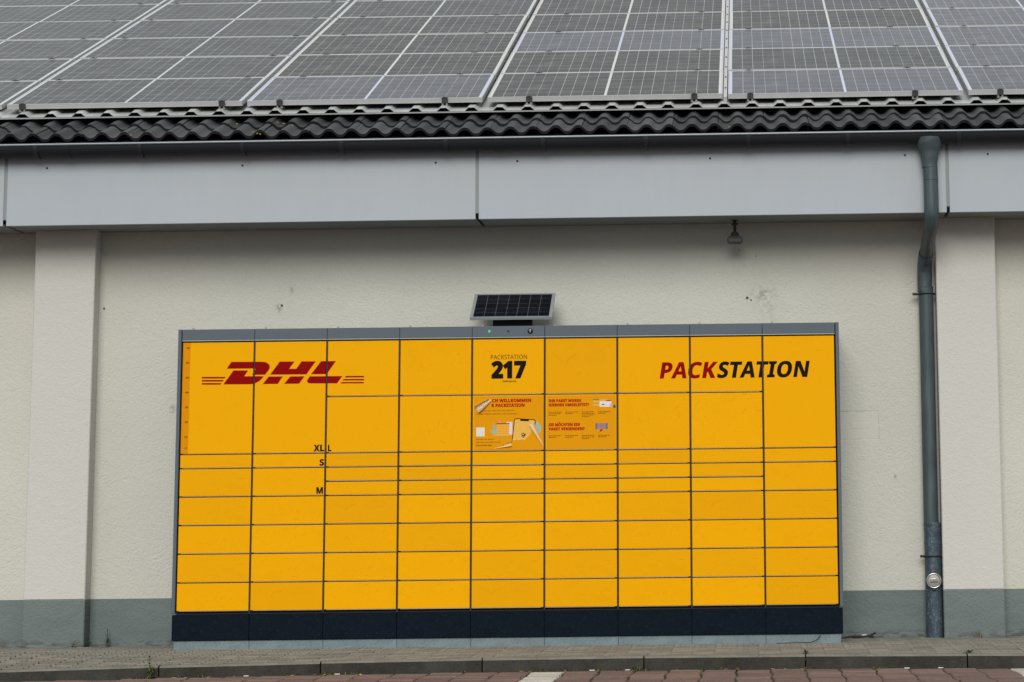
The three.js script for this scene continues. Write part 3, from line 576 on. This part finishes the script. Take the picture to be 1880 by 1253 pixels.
for (let k = 0; k < 9; k++) {
  let y = DOOR0;
  (k < 2 || k === 8 ? layA : layB).forEach((u, i) => {
    const y0 = y + 0.0056, y1 = y + u * UNIT - 0.0042, x0 = k * COL + 0.0066, x1 = (k + 1) * COL - 0.0066; y += u * UNIT;
    let m;
    if (printed(k, y0, y1)) {
      const w = Math.round((x1 - x0) * DS), h = Math.round((y1 - y0) * DS);
      m = mat({ map: canvasTex(w, h, (c) => { c.fillStyle = YEL; c.fillRect(0, 0, w, h); c.save(); c.setTransform(w / (x1 - x0), 0, 0, -h / (y1 - y0), -x0 * w / (x1 - x0), y1 * h / (y1 - y0)); drawPrint(c); c.restore(); grime(c, w, h, 9, k * 20 + i); }), ...doorPaint });
    } else m = plainDoor[Math.floor(rnd() * 5)];
    const d = mesh('door', plate(x1 - x0, y1 - y0, 0.02, 0.0014), m, locker);
    d.position.set((x0 + x1) / 2, (y0 + y1) / 2, rr(-0.0008, 0.0008)); d.rotation.set(rr(-0.003, 0.003), rr(-0.0016, 0.0016), 0);
    if (u === 4 && i === 7 && (k === 4 || k === 5)) posters[k] = d;
    const hinge = k < 4 ? 0 : 1;                       // the light strip under each door stops short of the latch
    mesh('rail', box(x0 + (hinge ? 0 : 0.016), x1 - (hinge ? 0.016 : 0), y - u * UNIT + 0.0018, y - u * UNIT + 0.0052, -0.026, -0.0035), M.rail, locker);
    mesh('latch', box(hinge ? x1 - 0.011 : x0 + 0.004, hinge ? x1 - 0.004 : x0 + 0.011, y - u * UNIT - 0.001, y - u * UNIT + 0.0045, -0.02, -0.001), M.black, locker);
  });
}
{ // information stickers on two doors, one of them torn and peeling
  const PO = 'rgb(232,156,6)';
  const stick = (door, X0, X1, Y0, Y1, draw, label, outline) => {
    const S = 1500, w = Math.round((X1 - X0) * S), h = Math.round((Y1 - Y0) * S);
    const t = canvasTex(w, h, (c) => { c.fillStyle = PO; c.fillRect(0, 0, w, h); c.setTransform(S, 0, 0, -S, -X0 * S, Y1 * S); draw(c); });
    const s = new THREE.Shape((outline || [[X0, Y0], [X1, Y0], [X1, Y1], [X0, Y1]]).map(([x, y]) => new THREE.Vector2(x, y)));
    const g = planar(flat(new THREE.ExtrudeGeometry(s, { depth: 0.0006, bevelEnabled: false })), 1 / (X1 - X0), 1 / (Y1 - Y0), 0, 1, X0, Y0);
    const m = mesh('sticker', g, mat({ map: t, roughness: 0.5, specularIntensity: 0.1 }), door); m.position.set(-door.position.x, -door.position.y, 0.0004); m.userData.label = label; return m;
  };
  const greek = (c, x, y, w, n, lh, hgt) => { for (let i = 0; i < n; i++) { let p = x; const L = w * (i === n - 1 ? 0.55 : rr(0.8, 1)); while (p < x + L) { const q = rr(0.006, 0.016); c.fillStyle = 'rgba(60,38,10,0.78)'; c.fillRect(p, y - i * lh, Math.min(q, x + L - p), hgt); p += q + 0.003; } } };
  const A = stick(posters[4], 1.981, 2.448, 1.2965, 1.6545, (c) => {
    const T = (s, x, y, h, w, o) => print.text(c, s, x, y, h, w, o);
    T('CH WILLKOMMEN', 2.102, 1.6135, 0.0215, 0.266, { weight: 'bold', bolder: 7, fill: 'rgb(176,14,10)' });
    T('R PACKSTATION', 2.098, 1.581, 0.0215, 0.226, { weight: 'bold', bolder: 7, fill: 'rgb(176,14,10)' });
    T('…nen Sie, über Ihr Smartphone', 2.03, 1.553, 0.009, 0.222); T('einfach Pakete abholen und versenden.', 1.996, 1.531, 0.009, 0.283);
    T('Scannen Sie diesen', 1.997, 1.362, 0.009, 0.12); T('QR-Code und laden Sie die', 1.997, 1.342, 0.009, 0.165); T('Post & DHL App', 1.997, 1.3215, 0.0095, 0.105, { weight: 'bold' });
    c.fillStyle = 'rgb(228,224,214)'; c.fillRect(1.996, 1.386, 0.058, 0.06);                      // blank white square
    print.poly(c, [[2.14, 1.39], [2.105, 1.405], [2.09, 1.43], [2.12, 1.425]], 'rgb(150,190,190)'); print.poly(c, [[2.14, 1.395], [2.11, 1.45], [2.108, 1.475], [2.135, 1.44]], 'rgb(140,185,185)'); print.poly(c, [[2.09, 1.386], [2.14, 1.386], [2.14, 1.402]], 'rgb(240,160,70)');
    c.fillStyle = 'rgb(226,214,226)'; c.fillRect(2.2, 1.395, 0.04, 0.085);
    c.fillStyle = 'rgb(246,178,62)'; c.fillRect(2.135, 1.386, 0.084, 0.085); c.fillStyle = 'rgb(74,66,70)'; c.fillRect(2.133, 1.466, 0.088, 0.006); c.fillStyle = 'rgb(140,150,150)'; c.fillRect(2.135, 1.384, 0.084, 0.003);
    c.strokeStyle = 'rgb(205,130,30)'; c.lineWidth = 0.0012; for (let i = 1; i < 5; i++) { c.beginPath(); c.moveTo(2.135, 1.386 + i * 0.016); c.lineTo(2.219, 1.386 + i * 0.016); c.stroke(); } for (let i = 1; i < 4; i++) { c.beginPath(); c.moveTo(2.135 + i * 0.021, 1.386); c.lineTo(2.135 + i * 0.021, 1.464); c.stroke(); }
    c.fillStyle = 'rgb(226,150,150)'; c.fillRect(2.147, 1.472, 0.013, 0.02);
    c.beginPath(); c.ellipse(2.408, 1.44, 0.024, 0.04, 0.2, 0, 7); c.fillStyle = 'rgb(168,186,178)'; c.fill();
    // phone
    c.save(); c.translate(2.2525, 1.505); c.transform(1, -0.07, 0.105, 1, 0, 0);
    c.fillStyle = 'rgb(22,20,20)'; c.beginPath(); c.roundRect(0, -0.165, 0.146, 0.165, 0.014); c.fill();
    c.fillStyle = 'rgb(240,186,84)'; c.beginPath(); c.roundRect(0.005, -0.165, 0.136, 0.16, 0.011); c.fill(); c.fillStyle = 'rgb(22,20,20)'; c.fillRect(0.042, -0.015, 0.058, 0.012); c.restore();
    // bare paint where the lower half of the phone has been torn off, with a ragged paper edge
    print.poly(c, [[2.233, 1.363], [2.25, 1.362], [2.268, 1.367], [2.288, 1.363], [2.305, 1.372], [2.325, 1.36], [2.338, 1.372], [2.362, 1.398], [2.375, 1.43], [2.39, 1.44], [2.43, 1.30], [2.26, 1.2965], [2.21, 1.31]], 'rgb(233,158,6)');
    c.strokeStyle = 'rgb(225,212,180)'; c.lineWidth = 0.004; c.beginPath(); c.moveTo(2.241, 1.363); c.lineTo(2.252, 1.361); c.lineTo(2.27, 1.366); c.lineTo(2.288, 1.362); c.lineTo(2.307, 1.37); c.lineTo(2.325, 1.36); c.stroke();
    c.strokeStyle = 'rgb(24,22,22)'; c.lineWidth = 0.003; c.beginPath(); c.moveTo(2.241, 1.365); c.lineTo(2.234, 1.338); c.stroke();
    // post horn
    c.strokeStyle = 'rgb(30,26,22)'; c.lineWidth = 0.0042; c.beginPath(); c.arc(2.312, 1.396, 0.0085, 0, 7); c.stroke(); c.lineWidth = 0.004; c.beginPath(); c.moveTo(2.302, 1.384); c.lineTo(2.324, 1.384); c.stroke(); print.poly(c, [[2.318, 1.388], [2.33, 1.404], [2.331, 1.396], [2.324, 1.386]], 'rgb(30,26,22)'); print.poly(c, [[2.306, 1.378], [2.324, 1.38], [2.318, 1.374]], 'rgb(60,50,40)');
    c.strokeStyle = 'rgba(190,150,60,0.7)'; c.lineWidth = 0.0016; c.beginPath(); c.moveTo(2.075, 1.622); c.quadraticCurveTo(2.11, 1.652, 2.2, 1.648); c.lineTo(2.28, 1.643); c.stroke();
  }, 'torn orange welcome sticker with a drawing of a phone');
  // rolled-up torn strip and lifted flaps
  const curl = (name, a, b, r0, r1, turns, m, n = 14) => {
    const va = new THREE.Vector3(...a), vb = new THREE.Vector3(...b), d = vb.clone().sub(va), L = d.length(); d.normalize(); const side = new THREE.Vector3(0, 0, 1).cross(d).normalize(), p = [], U = [];
    const pt = (i, j) => { const t = i / 6, th = -1.3 + turns * Math.PI * 2 * j / n, r = (r0 + (r1 - r0) * t) * (1 - 0.25 * j / n); const o = va.clone().addScaledVector(d, t * L + 0.004 * Math.sin(j * 1.7 + i)); return o.addScaledVector(side, Math.sin(th) * r).add(new THREE.Vector3(0, 0, r - Math.cos(th) * r + 0.001)); };
    for (let i = 0; i < 6; i++) for (let j = 0; j < n; j++) for (const [x, y] of [[i, j], [i + 1, j], [i + 1, j + 1], [i, j], [i + 1, j + 1], [i, j + 1]]) { const v = pt(x, y); p.push(v.x, v.y, v.z); U.push(x / 6, y / n); }
    const g = new THREE.BufferGeometry(); g.setAttribute('position', new THREE.Float32BufferAttribute(p, 3)); g.setAttribute('uv', new THREE.Float32BufferAttribute(U, 2)); g.computeVertexNormals();
    const o = mesh(name, toCreasedNormals(g, 1.2), m, posters[4]); o.position.set(-posters[4].position.x, -posters[4].position.y, 0); return o;
  };
  const back = mat({ map: canvasTex(256, 128, (c, w, h) => { c.fillStyle = 'rgb(206,168,118)'; c.fillRect(0, 0, w, h); c.font = 'bold 78px sans-serif'; c.fillStyle = 'rgb(240,234,226)'; c.fillText('HERZLI', 6, 92); }), roughness: 0.55, side: THREE.DoubleSide });
  curl('peeled_strip', [1.998, 1.566, 0], [2.088, 1.63, 0], 0.03, 0.014, 0.5, back);
  const flap = mat({ rgb: [0.78, 0.5, 0.14], roughness: 0.4, side: THREE.DoubleSide }), flapPale = mat({ rgb: [0.82, 0.62, 0.32], roughness: 0.4, side: THREE.DoubleSide });
  curl('peeled_flap', [2.372, 1.468, 0], [2.45, 1.318, 0], 0.022, 0.002, 0.55, flapPale);
  curl('peeled_flap', [2.12, 1.306, 0], [2.232, 1.336, 0], 0.004, 0.018, 0.42, flap);
  stick(posters[5], 2.4725, 2.937, 1.2985, 1.6535, (c) => {
    const T = (s, x, y, h, w, o) => print.text(c, s, x, y, h, w, { weight: 'bold', bolder: 7, fill: 'rgb(170,14,10)', ...o });
    T('IHR PAKET WURDE', 2.485, 1.6095, 0.0185, 0.22); T('HIERHIN UMGELEITET?', 2.485, 1.5815, 0.0185, 0.272); T('SIE MÖCHTEN EIN', 2.485, 1.449, 0.0185, 0.211); T('PAKET VERSENDEN?', 2.485, 1.42, 0.0185, 0.243);
    for (const [yy, nums] of [[1.54, [3, 2, 4, 2]], [1.382, [2, 2, 3, 2]]]) nums.forEach((n, i) => { const x = 2.486 + i * 0.111; greek(c, x, yy, 0.094, n, 0.0105, 0.0042); c.fillStyle = 'rgb(150,40,20)'; c.fillRect(x, yy + 0.016, 0.003, 0.006); });
    c.fillStyle = 'rgb(236,176,70)'; c.fillRect(2.784, 1.58, 0.1, 0.048); c.fillStyle = 'rgb(150,120,90)'; c.fillRect(2.784, 1.62, 0.042, 0.008); c.fillStyle = 'rgb(196,150,80)'; c.fillRect(2.784, 1.596, 0.04, 0.006);
    c.fillStyle = 'rgb(232,224,226)'; c.fillRect(2.828, 1.575, 0.08, 0.038); c.fillStyle = 'rgb(150,40,34)'; c.fillRect(2.872, 1.613, 0.034, 0.006); c.fillStyle = 'rgb(90,84,90)'; c.fillRect(2.844, 1.588, 0.018, 0.006); c.fillStyle = 'rgb(226,160,170)'; c.fillRect(2.9, 1.572, 0.016, 0.022);
    c.fillStyle = 'rgb(30,104,62)'; c.fillRect(2.922, 1.566, 0.014, 0.021);
    c.fillStyle = 'rgb(150,140,142)'; c.fillRect(2.8, 1.424, 0.083, 0.042); c.fillStyle = 'rgb(120,112,118)'; c.fillRect(2.8, 1.424, 0.012, 0.042); c.fillRect(2.871, 1.424, 0.012, 0.042); c.fillStyle = 'rgb(196,110,90)'; c.fillRect(2.83, 1.434, 0.024, 0.022);
    print.poly(c, [[2.828, 1.406], [2.834, 1.424], [2.85, 1.424], [2.846, 1.414]], 'rgb(176,30,20)');
  }, 'orange instruction sticker with two red headings and fine print');
}

// small solar module on top of the locker
{
  const w = 0.5625, L = 0.382, sm = thing('small_solar_module', 'small black solar module tilted on a bracket on top of the parcel locker', 'solar panel', null, [2.2125, 2.1995, -0.15]);
  const tilted = new THREE.Group(); tilted.name = 'module'; sm.add(tilted); tilted.rotation.set(Math.atan2(0.192, 0.33), 0, 0.0);
  const f = 0.021, th = 0.02;
  mesh('frame', [plate(1, 1, 1, 0).scale(0, 0, 0), box(-w / 2, w / 2, -th, 0, -f * 0.6, 0), box(-w / 2, w / 2, -th, 0, -L, -L + f * 0.6), box(-w / 2, -w / 2 + f, -th - 0.0003, -0.0003, -L + f * 0.6, -f * 0.6), box(w / 2 - f, w / 2, -th - 0.0003, -0.0003, -L + f * 0.6, -f * 0.6)].slice(1), mat({ rgb: [0.42, 0.45, 0.46], roughness: 0.4, metalness: 0.3 }), tilted);
  mesh('back_sheet', box(-w / 2 + f, w / 2 - f, -0.009, -0.004, -L + f * 0.6, -f * 0.6), mat({ rgb: [0.24, 0.25, 0.26], roughness: 0.5 }), tilted);
  const aw = w - 2 * f, al = L - 1.2 * f, cg = box(-aw / 14 + 0.001, aw / 14 - 0.001, -0.004, -0.0028, -al / 10 + 0.0017, al / 10 - 0.0017);
  const cm = [0.006, 0.009, 0.012].map((k) => mat({ rgb: [k * 0.7, k * 0.85, k * 1.5], roughness: 0.3, ior: 1.3, specularIntensity: 0.35 }));
  for (let i = 0; i < 7; i++) for (let j = 0; j < 5; j++) { const c = mesh('cell', cg, cm[Math.floor(rnd() * 3)], tilted); c.position.set(-aw / 2 + (i + 0.5) * aw / 7, 0, -f * 0.6 - (j + 0.5) * al / 5); }
  mesh('bracket', [box(-0.135, 0.135, -0.073, 0.05, -0.2, -0.13)], M.zincDark, sm);
  mesh('foot', box(-0.145, 0.145, -0.073, -0.067, -0.24, -0.09), M.lockerGrey, sm);
}

// floodlight hanging from the soffit
{
  const o = thing('soffit_floodlight', 'small dark floodlight hanging on a short stem below the soffit', 'lamp', null, [3.7515, 2.887, -0.45]);
  mesh('stem', [cyl(0.011, 0.011, 0.12, 16).translate(0, -0.055, 0)], M.lamp, o);
  mesh('flange', [cyl(0.022, 0.022, 0.007, 20).translate(0, -0.002, 0), cyl(0.024, 0.024, 0.01, 20).translate(0, -0.03, 0)], M.lamp, o);
  mesh('swivel', [box(-0.02, 0.02, -0.125, -0.085, -0.014, 0.014), cyl(0.009, 0.009, 0.056, 12).rotateZ(Math.PI / 2).translate(0, -0.1, 0)], M.lamp, o);
  const s = new THREE.Shape(); [[-0.03, -0.115], [0.03, -0.115], [0.05, -0.133], [0.05, -0.152], [0.042, -0.162], [-0.042, -0.162], [-0.05, -0.152], [-0.05, -0.133]].forEach(([x, y], i) => (i ? s.lineTo(x, y) : s.moveTo(x, y)));
  const body = mesh('housing', flat(new THREE.ExtrudeGeometry(s, { depth: 0.07, bevelEnabled: true, bevelSize: 0.003, bevelThickness: 0.004, bevelSegments: 1 })).translate(0, 0, -0.035), M.lamp, o);
  mesh('lens', box(-0.04, 0.04, -0.153, -0.136, 0.0385, 0.042), M.lampGlass, body);
}

// ------------------------------------------------------------------ weeds, fallen leaves, litter
function leafQuad(L, W, bend) {
  const p = [], n = 4; const pt = (i, s) => { const t = i / n, w = W * Math.sin(Math.PI * Math.min(1, 0.12 + t * 0.88)) * (t === 1 ? 0 : 1); return [s * w / 2, L * t * Math.cos(bend * t), L * t * Math.sin(bend * t) + 0.15 * Math.abs(s) * w]; };
  for (let i = 0; i < n; i++) for (const [a, b] of [[-1, 0], [0, 1]]) { const A = pt(i, a), B = pt(i, b), C = pt(i + 1, b), D = pt(i + 1, a); p.push(...A, ...B, ...C, ...A, ...C, ...D); }
  const g = new THREE.BufferGeometry(); g.setAttribute('position', new THREE.Float32BufferAttribute(p, 3)); g.setAttribute('uv', new THREE.Float32BufferAttribute(new Array(p.length / 3 * 2).fill(0), 2)); g.computeVertexNormals(); return g;
}
function weed(x, z, y, h, spread, n, m, label, stemmed = true) {
  const o = thing('weed', label, 'weed', null, [x, y, z]), L = [], S = [];
  const stems = stemmed ? 2 + Math.floor(h * 12) : 1;
  for (let s = 0; s < stems; s++) {
    const a = rr(0, 6.28), r = spread * 0.25, hh = h * (s ? rr(0.4, 0.8) : 1), top = new THREE.Vector3(Math.cos(a) * r * (s ? 1 : 0.3), hh, Math.sin(a) * r * 0.6);
    S.push(tube([[0, -0.01, 0], [top.x * 0.4, hh * 0.5, top.z * 0.4], [top.x, hh, top.z]], 0.0022, 8, 5));
    for (let i = 0; i < n; i++) {
      const t = rr(0.08, 1), g = leafQuad(rr(0.35, 0.8) * spread * (1.15 - 0.7 * t), rr(0.1, 0.2) * spread, rr(0.3, 1.1));
      g.rotateX(rr(0.2, 1.1)); g.rotateY(rr(0, 6.28)); g.translate(top.x * t, hh * t, top.z * t); L.push(g);
    }
  }
  if (stemmed) mesh('stem', S, m, o); mesh('leaves', L, m, o); return o;
}
weed(-0.60, -0.6, 0.004, 0.115, 0.05, 12, M.green[0], 'upright weed with a thin tip at the foot of the grey plinth');
weed(-0.715, -0.585, 0.0, 0.03, 0.05, 10, M.green[2], 'low dark weed tucked in the corner beside the pilaster', false);
weed(-0.80, -0.46, 0.0, 0.025, 0.06, 10, M.green[0], 'flat green weed growing at the base of the pilaster', false);
weed(0.125, 1.235, roadY(0.1), 0.135, 0.075, 16, M.green[1], 'leafy green weed standing against the dark kerb stone');
weed(4.175, 1.12, kerbY(4.17) - 0.004, 0.03, 0.06, 22, M.green[1], 'grass tuft in the kerb joint in front of the locker', false);
weed(5.19, 1.11, kerbY(5.19) - 0.004, 0.02, 0.07, 18, M.green[1], 'mossy tuft at the kerb joint below the downpipe', false);
weed(5.40, -0.48, 0.0, 0.055, 0.03, 8, M.straw, 'dry straw coloured weed in front of the pilaster plinth');
{ // moss and grass blades that nobody could count, along the foot of the kerb and in the paving joints
  const g = leafQuad(0.03, 0.008, 0.9), spots = [];
  for (const [x, w, n] of [[1.0, 0.06, 34], [1.22, 0.05, 40], [1.3, 0.1, 24], [2.05, 0.04, 20], [2.52, 0.05, 38], [2.62, 0.04, 22], [2.9, 0.04, 30], [3.05, 0.05, 36], [3.14, 0.05, 44], [3.62, 0.03, 26], [4.16, 0.06, 34], [0.3, 0.03, 20], [0.42, 0.04, 26], [0.06, 0.06, 20], [4.6, 0.03, 12], [5.2, 0.03, 10], [3.4, 0.04, 12], [2.75, 0.02, 14]]) for (let i = 0; i < n * 1.5; i++) spots.push([x + rr(-w, w), 1.206 + rr(0, 0.025)]);
  for (const xj of [2.692, 2.9, 3.113, 3.534, 3.744, 4.165, 4.586, 2.48]) for (let i = 0; i < 26; i++) spots.push([xj + rr(-0.006, 0.006), 1.21 + 0.9 * rnd() * rnd()]);
  const im = new THREE.InstancedMesh(g, mat({ rgb: [1, 1, 1], roughness: 0.9 }), spots.length), q = new THREE.Object3D();
  spots.forEach(([x, z], i) => { q.position.set(x, roadY(x) - 0.003, z); q.rotation.set(rr(-0.3, 0.9), rr(0, 6.28), 0, 'YXZ'); q.scale.setScalar(rr(0.4, 1.05)); q.updateMatrix(); im.setMatrixAt(i, q.matrix); const k = rnd(); im.setColorAt(i, k < 0.7 ? new THREE.Color().setRGB(0.06 + 0.04 * k, 0.085 + 0.03 * k, 0.025) : new THREE.Color().setRGB(0.16, 0.13, 0.05)); });
  im.name = 'moss'; im.userData = { kind: 'stuff', label: 'moss and short grass along the foot of the kerb', category: 'moss' }; im.castShadow = im.receiveShadow = true; scene.add(im);
}
{
  const put = (name, x, z, y, s, m, label, cat, group) => { const g = flat(leafQuad(s, s * 0.62, 0.5)).rotateX(1.25); const o = mesh(name, g, m); o.position.set(x, y + 0.004, z); o.rotation.y = rr(0, 6.28); tag(o, label, cat, group); };
  const L = 'dry fallen leaf lying along the foot of the kerb';
  for (const [x, z, s, k] of [[0.26, 1.24, 0.05, 0], [0.02, 1.25, 0.04, 3], [0.36, 1.26, 0.03, 2], [0.64, 1.235, 0.035, 0], [1.02, 1.23, 0.04, 0], [1.15, 1.225, 0.03, 1], [1.21, 1.226, 0.028, 2], [1.42, 1.23, 0.034, 2], [2.40, 1.222, 0.036, 0], [2.48, 1.225, 0.03, 1], [3.69, 1.224, 0.034, 1], [3.76, 1.226, 0.03, 2], [3.95, 1.226, 0.036, 0], [4.14, 1.23, 0.05, 1], [4.2, 1.228, 0.04, 3], [4.05, 1.225, 0.026, 0], [0.18, 1.27, 0.035, 1], [0.5, 1.25, 0.026, 2]])
    put('fallen_leaf', x, z, roadY(x), s, M.leafDry[k], L, 'leaf', 'dry leaves along the kerb');
  const C = 'small white paper scrap lying beside the kerb';
  for (const [x, z] of [[2.85, 1.235], [3.07, 1.232], [0.72, 1.235], [1.28, 1.232], [5.0, 1.24], [4.79, 1.26]]) { const o = mesh('paper_scrap', flat(new RoundedBoxGeometry(0.032, 0.006, 0.012, 1, 0.002)), M.paper); o.position.set(x, roadY(x) + 0.005, z); o.rotation.y = rr(-0.5, 0.5); tag(o, C, 'litter', 'paper scraps beside the kerb'); }
  const t = mesh('twig', tube([[4.0, 0.0, 0.03], [4.12, 0.003, 0.035], [4.22, 0.003, 0.02], [4.27, 0.02, 0.008], [4.295, 0.05, 0.0]], 0.0028, 20, 6), M.twig); tag(t, 'thin dark twig leaning against the pale base of the locker', 'twig');
  const D = 'dark crumpled litter lying on the pavement at the wall beside the locker';
  const g = [tube([[-0.12, 0.0, 0.02], [-0.04, 0.014, 0], [0.03, 0.01, 0.01], [0.09, 0.02, 0], [0.13, 0.038, 0.01]], 0.006, 16, 6), flat(new THREE.IcosahedronGeometry(0.022, 1)).scale(1.7, 0.5, 0.8).rotateZ(0.2).translate(0.0, 0.008, 0), flat(new THREE.IcosahedronGeometry(0.014, 1)).scale(1.6, 0.6, 0.8).translate(0.1, 0.012, 0)];
  const d = mesh('crumpled_litter', g, M.twig); d.position.set(4.56, 0, -0.58); tag(d, D, 'litter');
  const pw = mesh('paper_scrap', flat(new RoundedBoxGeometry(0.03, 0.008, 0.02, 1, 0.003)), M.paper); pw.position.set(4.61, 0.024, -0.57); tag(pw, 'white scrap lying on the dark litter at the wall', 'litter');
}

renderer.render(scene, camera);
